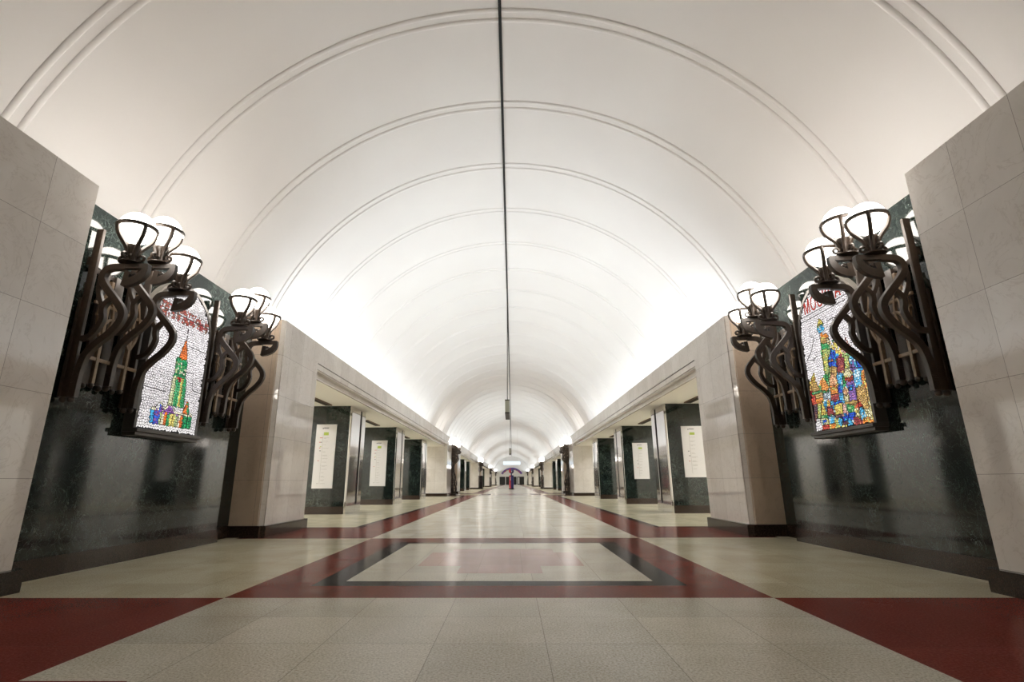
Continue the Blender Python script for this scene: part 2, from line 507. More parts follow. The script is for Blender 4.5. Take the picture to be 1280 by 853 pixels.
for s in (-1, 1):
    for k in range(5):
        if OP0 + k*PER < YE: bay(s, k)
    # platform side: outer wall and platform ceiling
    bm = B(); x0, x1 = sorted((s*10.4, s*10.6)); box(bm, x0, x1, YB, YE, 0, 4.4)
    tag(obj('wall_%s' % SIDE[s], bm, M['soffit']), 'plain beige track wall far behind the %s columns' % SIDE[s], 'wall', kind='structure')
    bm = B(); x0, x1 = sorted((s*6.95, s*10.6)); box(bm, x0, x1, YB, YE, 4.2, 4.4)
    tag(obj('ceiling', bm, M['soffit']), 'flat platform ceiling behind the %s columns' % SIDE[s], 'ceiling', kind='structure')
# trough floor behind the frieze along the niches is closed by the pylons; hall ends
bm = B(); box(bm, -10.6, 10.6, YB-0.2, YB, 0, 9.2)  # out of view, placed close and white to throw light forward
tag(obj('wall_back', bm, M['vault']), 'unseen white wall set behind the viewer to bounce light', 'wall', kind='structure')

# ------------------------------------------------------------------ far end wall
bm = B()
xs_ = [-10.6, -3.9, -2.1, -1.9, -0.35, -0.15, 1.5, 1.7, 3.9, 10.6]
for i in range(len(xs_)-1):
    a, b = xs_[i], xs_[i+1]
    opening = i in (1, 3, 5, 7)
    box(bm, a, b, YE, YE+0.3, 2.45 if opening else 0, 9.2)
tag(obj('wall_front', bm, M['lanew']), 'white end wall far down the hall above dark openings', 'wall', kind='structure')
for n, i in enumerate((1, 3, 5, 7)):
    a, b = xs_[i], xs_[i+1]
    bm = B(); box(bm, a+0.02, b-0.02, YE+0.1, YE+0.2, 0.0, 2.45)
    d = obj('door_%d' % (n+1), bm, M['door'])
    tag(d, '%s dark doorway in the far end wall counted from the left' % ('first', 'second', 'third', 'fourth')[n], 'door', 'dark doorways at the far end', 'structure')
    if i == 7:
        bm = B(); box(bm, a+0.25, a+0.7, YE+0.07, YE+0.1, 0.25, 2.2)  # pale slab standing in for light from the passage beyond
        obj('pale_light_streak', bm, M['lanew'], d)
# arched mosaic of coloured bands
bm = B()
cols = [(0.13, 0.06, 0.30), (0.33, 0.05, 0.14), (0.10, 0.09, 0.40), (0.42, 0.33, 0.10), (0.22, 0.08, 0.30), (0.08, 0.13, 0.33)]
mm = [simple('arch_mosaic_%s' % nm, c, 0.5) for nm, c in zip(('violet', 'crimson', 'blue', 'ochre', 'purple', 'navy'), cols)]
Rr = 4.2; zc = 1.05
nseg = 26
for i in range(nseg):
    for ring, (r0, r1) in enumerate(((3.55, 3.8), (3.8, 4.2))):
        a0, a1 = [math.radians(36 + 108*t/nseg) for t in (i, i+1)]
        pts = [(r0*math.cos(a0), zc+r0*math.sin(a0)), (r1*math.cos(a0), zc+r1*math.sin(a0)), (r1*math.cos(a1), zc+r1*math.sin(a1)), (r0*math.cos(a1), zc+r0*math.sin(a1))]
        mi = (random.choice((0, 2, 4, 5, 0)) if ring else random.choice((1, 3, 4, 0)))
        prism(bm, pts, YE-0.07, YE-0.005, 'y', mi)
tag(obj('arched_mosaic', bm, mm), 'violet and crimson arched mosaic on the far end wall above the doorways', 'mosaic')

# ------------------------------------------------------------------ columns
def column(s, y, label):
    bm = B()
    x0, x1 = sorted((s*4.93, s*6.60)); box(bm, x0, x1, y, y+1.5, 0.22, 3.25)
    o = obj('column', bm, M['dark'])
    tag(o, label, 'column', 'dark green marble columns', 'structure')
    bm = B(); x0, x1 = sorted((s*4.935, s*6.62)); box(bm, x0, x1, y-0.02, y+1.52, 0, 0.22)
    obj('plinth', bm, M['plinth'], o)
    bm = B()
    for a, b in ((y-0.012, y+0.90), (y+1.10, y+1.512)):
        x0, x1 = sorted((s*4.86, s*4.93)); box(bm, x0, x1, a, b, 0.0, 3.235, bev=0.012)
    x0, x1 = sorted((s*4.86, s*4.93)); box(bm, x0, x1, y+0.90, y+1.10, 0.0, 0.26); box(bm, x0, x1, y+0.90, y+1.10, 3.2, 3.235)
    obj('steel_cladding', bm, M['steel'], o)
    bm = B(); x0, x1 = sorted((s*4.905, s*4.928)); box(bm, x0, x1, y+0.90, y+1.10, 0.26, 3.2)
    obj('dark_recess', bm, M['slot'], o)
    return o
COLY = (16.1, 22.72, 29.35)
cn = ('first', 'second', 'third')
bayname = ['near', 'second', 'third', 'fourth', 'fifth']
for s in (-1, 1):
    for k in range(5):
        for i, cy in enumerate(COLY):
            if cy + k*PER < YE - 2:
                extra = ' bearing a white line map' if k == 0 and i < 2 else ''
                column(s, cy + k*PER, '%s dark green marble column of the %s colonnade on the %s%s' % (cn[i], bayname[k], SIDE[s], extra))

# ------------------------------------------------------------------ ceiling grilles of the passages
for s in (-1, 1):
    for i, yy in enumerate((13.9, 19.9, 26.5)):
        bm = B()
        x0, x1 = sorted((s*5.42, s*5.62))
        box(bm, x0, x1, yy, yy+1.9, 3.215, 3.25)
        o = obj('ceiling_grille', bm, M['vent'])
        tag(o, 'brown metal grille in the %s passage ceiling just before the %s column' % (SIDE[s], cn[i]), 'grille', 'grilles in the passage ceilings')
        bm = B()
        for q in range(18):
            box(bm, x0+0.02, x1-0.02, yy+0.06+q*0.1, yy+0.10+q*0.1, 3.205, 3.218)
        obj('slat', bm, M['dbrown'], o)

# ------------------------------------------------------------------ line map signs
def line_map(s, y, x0, x1, z0, z1, n, marks, label):
    bm = B(); box(bm, x0, x1, -0.03, 0.0, 0, z1-z0, bev=0.004)
    o = obj('line_map_sign', bm, M['white']); o.location = (0, y, z0)
    tag(o, label, 'sign', 'line map signs on the columns')
    H, Wd = z1-z0, x1-x0
    lx = x0 + 0.36*Wd
    f = -0.032
    bm = B(); box(bm, lx-0.004, lx+0.004, f-0.001, -0.03, 0.07*H, 0.86*H)
    obj('route_line', bm, M['grey'], o)
    bm = B(); box(bm, lx+0.03*Wd, lx+0.27*Wd, f-0.001, -0.03, 0.825*H, 0.875*H)
    obj('station_label', bm, M['green'], o)
    bm = B()
    rr = random.Random(int(y*10)+n)
    box(bm, x0+0.31*Wd, x0+0.36*Wd, f, -0.03, 0.925*H, 0.945*H)
    for q in range(7):
        box(bm, x0+(0.38+0.035*q)*Wd, x0+(0.408+0.035*q)*Wd, f, -0.03, 0.932*H, 0.950*H)
    obj('title_lettering', bm, M['sdark'], o)
    bm = B()
    for i in range(n):
        zz = (0.785 - 0.71*i/(n-1))*H if n > 9 else (0.78 - 0.62*i/(n-1))*H
        m = rr.randint(3, 6)
        for q in range(m):
            a = lx+(0.05+0.045*q)*Wd
            box(bm, a, a+0.034*Wd, f, -0.03, zz-0.006, zz+0.006)
        if rr.random() < 0.4:
            for q in range(rr.randint(2, 5)):
                a = lx+(0.05+0.045*q)*Wd
                box(bm, a, a+0.034*Wd, f, -0.03, zz-0.026, zz-0.016)
        box(bm, lx-0.012, lx+0.012, f, -0.03, zz-0.004, zz+0.004)
    obj('lettering', bm, M['grey'], o)
    for zr, xr, mt, nm in marks:
        bm = B(); box(bm, x0+(xr-0.035)*Wd, x0+(xr+0.035)*Wd, f-0.0005, -0.03, zr*H-0.011, zr*H+0.011)
        obj('interchange_mark', bm, M[mt], o)
    bm = B()   # thin ring lines
    for zc_, sgn in (((0.80, 1), (0.57, 1)) if n > 9 else ((0.38, 1),)):
        pts = [(x0+(0.03+0.94*t/14)*Wd, (zc_ - 0.09*math.sin(PI*t/14))*H) for t in range(15)]
        for (a, za), (b, zb) in zip(pts, pts[1:]):
            prism(bm, [(a, za), (b, zb), (b, zb+0.004), (a, za+0.004)], f, -0.03, 'y')
    obj('marking', bm, M['lgrey'], o)
LM = [(0.785, 0.24, 'sred', 1), (0.785, 0.31, 'sred', 1), (0.715, 0.22, 'sred', 1), (0.715, 0.29, 'sdark', 1), (0.645, 0.28, 'green', 1), (0.625, 0.24, 'sred', 1), (0.58, 0.27, 'sdark', 1), (0.425, 0.22, 'sred', 1), (0.075, 0.26, 'grey', 1)]
RM = [(0.505, 0.27, 'sdark', 1), (0.415, 0.30, 'sdark', 1), (0.31, 0.27, 'sred', 1)]
line_map(-1, 16.1, -5.945, -5.315, 0.746, 2.672, 14, LM, 'tall white line map with red marks on the first left column')
line_map(-1, 22.72, -5.965, -5.29, 0.762, 2.68, 14, LM, 'tall white line map with red marks on the second left column')
line_map(1, 16.1, 5.34, 5.97, 1.025, 2.55, 9, RM, 'shorter white line map with few marks on the first right column')
line_map(1, 22.72, 5.33, 5.975, 1.012, 2.515, 9, RM, 'shorter white line map with few marks on the second right column')

# ------------------------------------------------------------------ bronze wall lamps
S_MAIN = [(0.46, 3.268), (0.36, 3.266), (0.285, 3.255), (0.238, 3.215), (0.222, 3.155), (0.235, 3.10), (0.29, 3.02), (0.405, 2.89), (0.50, 2.775), (0.528, 2.69), (0.505, 2.60), (0.425, 2.49), (0.305, 2.378), (0.222, 2.27), (0.190, 2.17), (0.172, 2.05), (0.168, 1.93)]
S_TWO = [(0.405, 2.895), (0.345, 2.868), (0.297, 2.80), (0.298, 2.73), (0.312, 2.65), (0.27, 2.535), (0.20, 2.455), (0.12, 2.435)]
S_THREE = [(0.216, 3.18), (0.20, 3.06), (0.228, 2.93), (0.292, 2.80)]
def arm_mesh(dz, zbot):
    bm = B()
    main = [(w_, z + dz) for w_, z in S_MAIN] + [(0.168, zbot + 0.15), (0.168, zbot)]
    flat_bar(bm, main, 0.074, 0.062, 0, 0.12)
    flat_bar(bm, [(w_, z + dz) for w_, z in S_TWO], 0.058, 0.054, 0, 0.12)
    flat_bar(bm, [(w_, z + dz) for w_, z in S_THREE], 0.048, 0.048, 0, 0.12)
    # top bar and hook
    prism(bm, [(x, z+dz) for x, z in ((0.44, 3.300), (0.712, 3.300), (0.725, 3.290), (0.73, 3.24), (0.44, 3.244))], -0.03, 0.03, 'y')
    out_ = [(0.73, 3.25), (0.728, 3.205), (0.712, 3.155), (0.675, 3.105), (0.62, 3.068), (0.55, 3.043), (0.47, 3.032)]
    inn = [(0.452, 3.045), (0.46, 3.10), (0.52, 3.125), (0.575, 3.15), (0.63, 3.19), (0.668, 3.25)]
    prism(bm, [(x, z+dz) for x, z in out_ + inn], -0.03, 0.03, 'y')
    prism(bm, [(x, z+dz) for x, z in ((0.452, 3.045), (0.522, 3.10), (0.535, 3.205), (0.472, 3.212))], -0.028, 0.028, 'y')
    tube(bm, [(0.565, -0.035, 3.178+dz), (0.565, 0.035, 3.178+dz)], 0.020, 8, smooth=False)
    tube(bm, [(0.18, -0.036, 2.03+dz*0.3), (0.18, 0.036, 2.03+dz*0.3)], 0.016, 8, smooth=False)
    return bm
def cradle_mesh(dz):
    bm = B(); cx, zc_ = 0.50, 3.745+dz
    torus(bm, (cx, 0, zc_), 0.192, 0.024, 32, 8)
    for q in range(4):
        a = PI/4 + q*PI/2 + 0.25
        ca, sa = math.cos(a), math.sin(a)
        pr = [(0.194, zc_), (0.190, zc_-0.06), (0.165, zc_-0.13), (0.112, zc_-0.20), (0.072, zc_-0.26), (0.055, zc_-0.33), (0.05, zc_-0.40), (0.062, zc_-0.43)]
        tube(bm, [(cx+r*ca, r*sa, z) for r, z in pr], 0.025, 7, 4)
    lathe(bm, [(0.0, zc_-0.235), (0.066, zc_-0.215), (0.070, zc_-0.235), (0.055, zc_-0.27), (0.035, zc_-0.32), (0.035, zc_-0.42), (0.0, zc_-0.42)], cx, 0, 16)
    lathe(bm, [(0.0, zc_-0.415), (0.07, zc_-0.418), (0.120, zc_-0.424), (0.120, zc_-0.434), (0.06, zc_-0.440), (0.0, zc_-0.440)], cx, 0, 20)
    for q in range(4):   # scrolled leaves round the neck
        a = q*PI/2
        ca, sa = math.cos(a), math.sin(a)
        pr = [(0.03, zc_-0.41), (0.085, zc_-0.405), (0.132, zc_-0.40), (0.142, zc_-0.368), (0.112, zc_-0.345), (0.08, zc_-0.355), (0.085, zc_-0.38)]
        tube(bm, [(cx+r*ca, r*sa, z) for r, z in pr], 0.017, 7, 4)
    ball(bm, (cx, 0, zc_-0.345), 0.042, 10)
    return bm
def globe_mesh(dz):
    bm = B(); zc_ = 3.745+dz; r = 0.184; n = 16
    lathe(bm, [(r*math.sin(PI*i/n), zc_ - r*math.cos(PI*i/n)) for i in range(n+1)], 0.50, 0, 28)
    return bm
GRP = 'bronze three-globe wall lamps'
def make_lamp():
    root = empty('wall_lamp', (0, 0, 0))
    for u in (-0.435, 0.435):
        bm = B()
        box(bm, 0.045, 0.125, u-0.02, u+0.02, 1.80, 3.74, bev=0.006)
        box(bm, 0.003, 0.05, u-0.012, u+0.012, 2.1, 2.2); box(bm, 0.003, 0.05, u-0.012, u+0.012, 3.3, 3.4)
        box(bm, 0.02, 0.05, u-0.034, u+0.034, 1.80, 2.9, bev=0.005)
        tube(bm, [(0.10, u-0.028, 3.62), (0.10, u+0.028, 3.62)], 0.012, 8, smooth=False)
        for w_ in (0.065, 0.15):
            ball(bm, (w_, u, 1.775), 0.036)
        p = obj('post', bm, M['bronze'], root, True)
    for u, dz, zb in ((-0.435, 0, 1.80), (0, 0.19, 1.99), (0.435, 0, 1.80)):
        a = obj('arm', arm_mesh(dz, zb), M['bronze'], root, True); a.location.y = u
        obj('globe_cradle', cradle_mesh(dz), M['bronze'], a, True)
        g = obj('lamp_globe', globe_mesh(dz), M['globe'], a, True)
    # trellis between the posts
    bm = B()
    box(bm, 0.14, 0.165, -0.40, 0.40, 2.235, 2.275, bev=0.004)
    box(bm, 0.14, 0.165, -0.40, 0.40, 2.86, 2.895, bev=0.004)
    for u in (-0.215, 0.215):
        box(bm, 0.13, 0.172, u-0.02, u+0.02, 1.985, 3.18, bev=0.004)
        for sg in (-1, 1):
            flat_bar(bm, [(u, 2.46), (u+sg*0.075, 2.60), (u+sg*0.10, 2.76), (u+sg*0.06, 2.95), (u, 3.12)], 0.032, 0.03, 0.155, plane='yz')
            flat_bar(bm, [(u, 2.66), (u+sg*0.06, 2.73), (u+sg*0.13, 2.75)], 0.026, 0.028, 0.155, plane='yz')
    obj('trellis', bm, M['bronze_lit'], root, True)
    bm = B()
    for u, z in ((-0.215, 1.985), (0.215, 1.985), (0.0, 1.99)):
        big = 1.25 if u == 0 else 1.0
        box(bm, 0.04, 0.075, u-0.055*big, u+0.055*big, z, 3.3, bev=0.005)
        for w_ in (0.058, 0.15):
            ball(bm, (w_, u, z-0.022), 0.03*big)
    for z in (2.24, 3.25):
        box(bm, 0.02, 0.045, -0.43, 0.43, z, z+0.05)
    obj('back_grille', bm, M['bronze'], root, True)
    return root
CY = (5.715, 8.125)
lamp0 = make_lamp()
first = True
def put_lamp(s, y, label, group=GRP):
    global first
    o = lamp0 if first else copy_tree(lamp0)
    first = False
    o.location = (s*NX, y, 0); o.rotation_euler = (0, 0, 0 if s < 0 else PI)
    tag(o, label, 'wall lamp', group)
put_lamp(-1, CY[0], 'bronze three-globe wall lamp between the near left pylon and the green tower stained glass')
put_lamp(-1, CY[1], 'bronze three-globe wall lamp just beyond the stained glass with the green tower')
put_lamp(1, CY[0], 'bronze three-globe wall lamp between the near right pylon and the domed city stained glass')
put_lamp(1, CY[1], 'bronze three-globe wall lamp just beyond the stained glass of the domed city')
for k in range(1, 5):
    for s in (-1, 1):
        for i in (0, 1):
            put_lamp(s, CY[i] + k*PER, '%s distant three-globe wall lamp on the %s pylon of the %s side' % (('nearer', 'farther')[i], ORD[k], SIDE[s]))

# ------------------------------------------------------------------ openwork bronze stands under the distant lamps
def make_stand():
    bm = B(); box(bm, -0.30, 0.30, -0.45, 0.45, 0, 0.09, bev=0.01)
    o = obj('openwork_stand', bm, M['bronze'])
    rnd = random.Random(3)
    for q in range(10):
        a = 2*PI*q/10
        bx, by = 0.26*math.cos(a), 0.38*math.sin(a)
        sg = 1 if q % 2 else -1
        bm = B()
        tube(bm, [(bx, by, 0.08), (bx*1.0+0.05*sg, by+0.12*sg, 0.45), (bx*0.95-0.06*sg, by*0.9-0.1*sg, 0.85), (bx*0.7+0.05*sg, by*0.7+0.07*sg, 1.25), (bx*0.35, by*0.4, 1.72)], 0.026, 7, 5)
        obj('curling_bar', bm, M['bronze'], o, True)
    bm = B()
    for z, r in ((0.35, 0.16), (0.75, 0.13)):
        for q in range(4):
            a = q*PI/2+0.6
            tube(bm, [(0.22*math.cos(a)+r*math.cos(t)*math.sin(a), 0.3*math.sin(a)+r*math.cos(t)*math.cos(a), z+r*math.sin(t)) for t in [i*2*PI/10 for i in range(11)]], 0.02, 6, 3)
    obj('scroll', bm, M['bronze'], o, True)
    bm = B(); tube(bm, [(0, 0, 0.08), (0, 0, 1.74)], 0.05, 10, smooth=False)
    lathe(bm, [(0, 1.70), (0.14, 1.70), (0.16, 1.74), (0.12, 1.77), (0, 1.77)], 0, 0, 16)
    obj('stem', bm, M['bronze'], o, True)
    return o
st0 = make_stand(); f1 = True
for k in (1, 2, 3, 4):
    for s in (-1, 1):
        if k == 2 and s == -1: continue
        o = st0 if f1 else copy_tree(st0); f1 = False
        o.location = (s*4.24, CY[0] + k*PER, 0)
        tag(o, 'dark openwork bronze stand below the lamps of the %s pylon, %s side' % (ORD[k], SIDE[s]), 'stand', 'openwork bronze stands')
bm = B(); box(bm, -4.44, -3.86, CY[0]+2*PER-0.4, CY[0]+2*PER+0.4, 0.0, 1.68, bev=0.02)
kk = obj('kiosk', bm, M['slot']); tag(kk, 'black upright kiosk on the floor below the lamps of the third left pylon', 'kiosk')
bm = B(); box(bm, -4.46, -3.84, CY[0]+2*PER-0.42, CY[0]+2*PER+0.42, 1.68, 1.72, bev=0.01); obj('cap', bm, M['dbrown'], kk)
bm = B(); box(bm, -4.45, -3.95, CY[0]+2*PER-0.43, CY[0]+2*PER-0.40, 0.9, 1.55); obj('screen', bm, M['door'], kk)

# ------------------------------------------------------------------ stained glass panels
def clip(poly, p, q):
    """keep the part of poly nearer to p than to q"""
    mx, my = (p[0]+q[0])/2, (p[1]+q[1])/2
    nx_, ny_ = q[0]-p[0], q[1]-p[1]
    d = [(a-mx)*nx_ + (b-my)*ny_ for a, b in poly]
    out = []
    for i in range(len(poly)):
        j = (i+1) % len(poly)
        if d[i] <= 0: out.append(poly[i])
        if (d[i] < 0 < d[j]) or (d[j] < 0 < d[i]):
            t = d[i]/(d[i]-d[j])
            out.append((poly[i][0]+t*(poly[j][0]-poly[i][0]), poly[i][1]+t*(poly[j][1]-poly[i][1])))
    return out

def inpoly(x, y, P):
    r = False
    for i in range(len(P)):
        x1, y1 = P[i]; x2, y2 = P[i-1]
        if (y1 > y) != (y2 > y) and x < (x2-x1)*(y-y1)/(y2-y1)+x1: r = not r
    return r

PWID, PSPR = 1.22, 1.40     # glass width, height of the springing above the glass bottom
PHT = PSPR + PWID/2
RC = random.Random(11)
def jit(c, a=0.12):
    k = 1 + RC.uniform(-a, a)*2.2
    return tuple(max(0, min(1.2, v*k + RC.uniform(-a, a)*0.12)) for v in c)
WHITE = (0.95, 0.90, 0.91); GREEN = (0.03, 0.36, 0.13); LGREEN = (0.50, 0.62, 0.28); ORANGE = (0.85, 0.20, 0.04)
RED = (0.55, 0.05, 0.05); BLUE = (0.04, 0.10, 0.60); SKY = (0.06, 0.42, 0.75); YEL = (0.80, 0.66, 0.18); PUR = (0.28, 0.10, 0.40)
CREAM = (0.85, 0.80, 0.58); BROWN = (0.42, 0.24, 0.08)

def left_picture(u, v):
    """u across (0..1), v height in metres: a green tower with a red spire over a row of low houses"""
    v = v/0.945
    if v < 0.075: return jit((0.9, 0.87, 0.86), 0.06)
    if 0.562 < u < 0.582 and 1.38 < v < 1.55: return (0.05, 0.03, 0.04)
    if inpoly(u, v, [(0.49, 1.07), (0.645, 1.07), (0.575, 1.42)]): return jit(ORANGE)
    if 0.46 < u < 0.66 and 0.80 <= v < 1.07:
        if v > 1.02 or v < 0.85: return jit(GREEN)
        return jit(random.choice((GREEN, LGREEN, (0.12, 0.45, 0.16), CREAM, (0.02, 0.2, 0.08))))
    if inpoly(u, v, [(0.43, 0.36), (0.72, 0.36), (0.70, 0.72), (0.66, 0.84), (0.46, 0.84), (0.44, 0.72)]):
        if abs(u-0.56) < 0.03 and 0.74 < v < 0.82: return jit(RED)
        c = int((u-0.43)*24)
        if u < 0.50: return jit((0.70, 0.72, 0.42))
        return jit((GREEN, LGREEN, GREEN, (0.10, 0.5, 0.2), YEL, GREEN, (0.03, 0.28, 0.10))[c % 7])
    hs = 0.30 + (0.08 if 0.30 < u < 0.36 else 0) + (0.09*(1-abs(u-0.47)/0.1) if abs(u-0.47) < 0.1 else 0)
    if 0.70 < u < 0.84 and 0.28 < v < 0.28+0.20*(1-abs(u-0.78)/0.08): return jit(ORANGE if u < 0.79 else GREEN)
    if 0.18 < u < 0.90 and v < hs:
        top = v > hs - 0.035
        if top: return jit(CREAM, 0.08)
        if u < 0.24: return jit(SKY if v < 0.25 else PUR)
        if u < 0.34: return jit(BLUE if RC.random() < 0.75 else PUR)
        if v > 0.24: return jit(PUR if u < 0.72 else (0.2, 0.1, 0.1))
        if u > 0.74: return jit(GREEN if int(u*40) % 2 else (0.02, 0.22, 0.10))
        return jit((YEL, LGREEN, CREAM, ORANGE, GREEN, YEL)[int(u*22) % 6], 0.16)
    if 1.60 < v < 1.80 and (0.05 < u < 0.95) and v < 1.60 + 0.22 and RC.random() < 0.62:
        return jit((0.42, 0.10, 0.08) if RC.random() < 0.7 else (0.28, 0.16, 0.13), 0.15)
    g = 1.0 if 0.85 < v < 1.6 else 0.82
    return jit(tuple(c*g for c in WHITE), 0.09)

PALET = {'LGREEN': (0.46, 0.58, 0.20), 'BLUE': (0.03, 0.10, 0.62), 'ORANGE': (0.88, 0.30, 0.06), 'BROWN': (0.50, 0.30, 0.10), 'MAROON': (0.33, 0.06, 0.07),
         'SKY': (0.10, 0.48, 0.78), 'PUR': (0.26, 0.14, 0.45), 'RED': (0.70, 0.10, 0.06), 'CREAM': (0.82, 0.76, 0.45), 'GREEN': (0.05, 0.40, 0.13),
         'DOME': (0.82, 0.42, 0.22), 'YEL': (0.80, 0.66, 0.15), 'FLAME': (0.86, 0.34, 0.08), 'GREY': (0.42, 0.50, 0.55), 'PINK': (0.80, 0.42, 0.36),
         'DARK': (0.10, 0.05, 0.08), 'WHITE': (0.88, 0.84, 0.84)}
MINOR = {'LGREEN': YEL, 'BLUE': SKY, 'ORANGE': YEL, 'BROWN': (0.70, 0.46, 0.16), 'MAROON': (0.60, 0.16, 0.10), 'SKY': (0.65, 0.82, 0.88), 'PUR': (0.45, 0.2, 0.5),
         'RED': (0.35, 0.03, 0.03), 'CREAM': (0.75, 0.62, 0.15), 'GREEN': (0.3, 0.6, 0.25), 'DOME': (0.92, 0.68, 0.40), 'YEL': (0.55, 0.30, 0.08), 'FLAME': (0.90, 0.72, 0.20),
         'GREY': (0.7, 0.75, 0.78), 'PINK': (0.9, 0.75, 0.6), 'DARK': (0.25, 0.12, 0.10), 'WHITE': (0.7, 0.66, 0.68)}
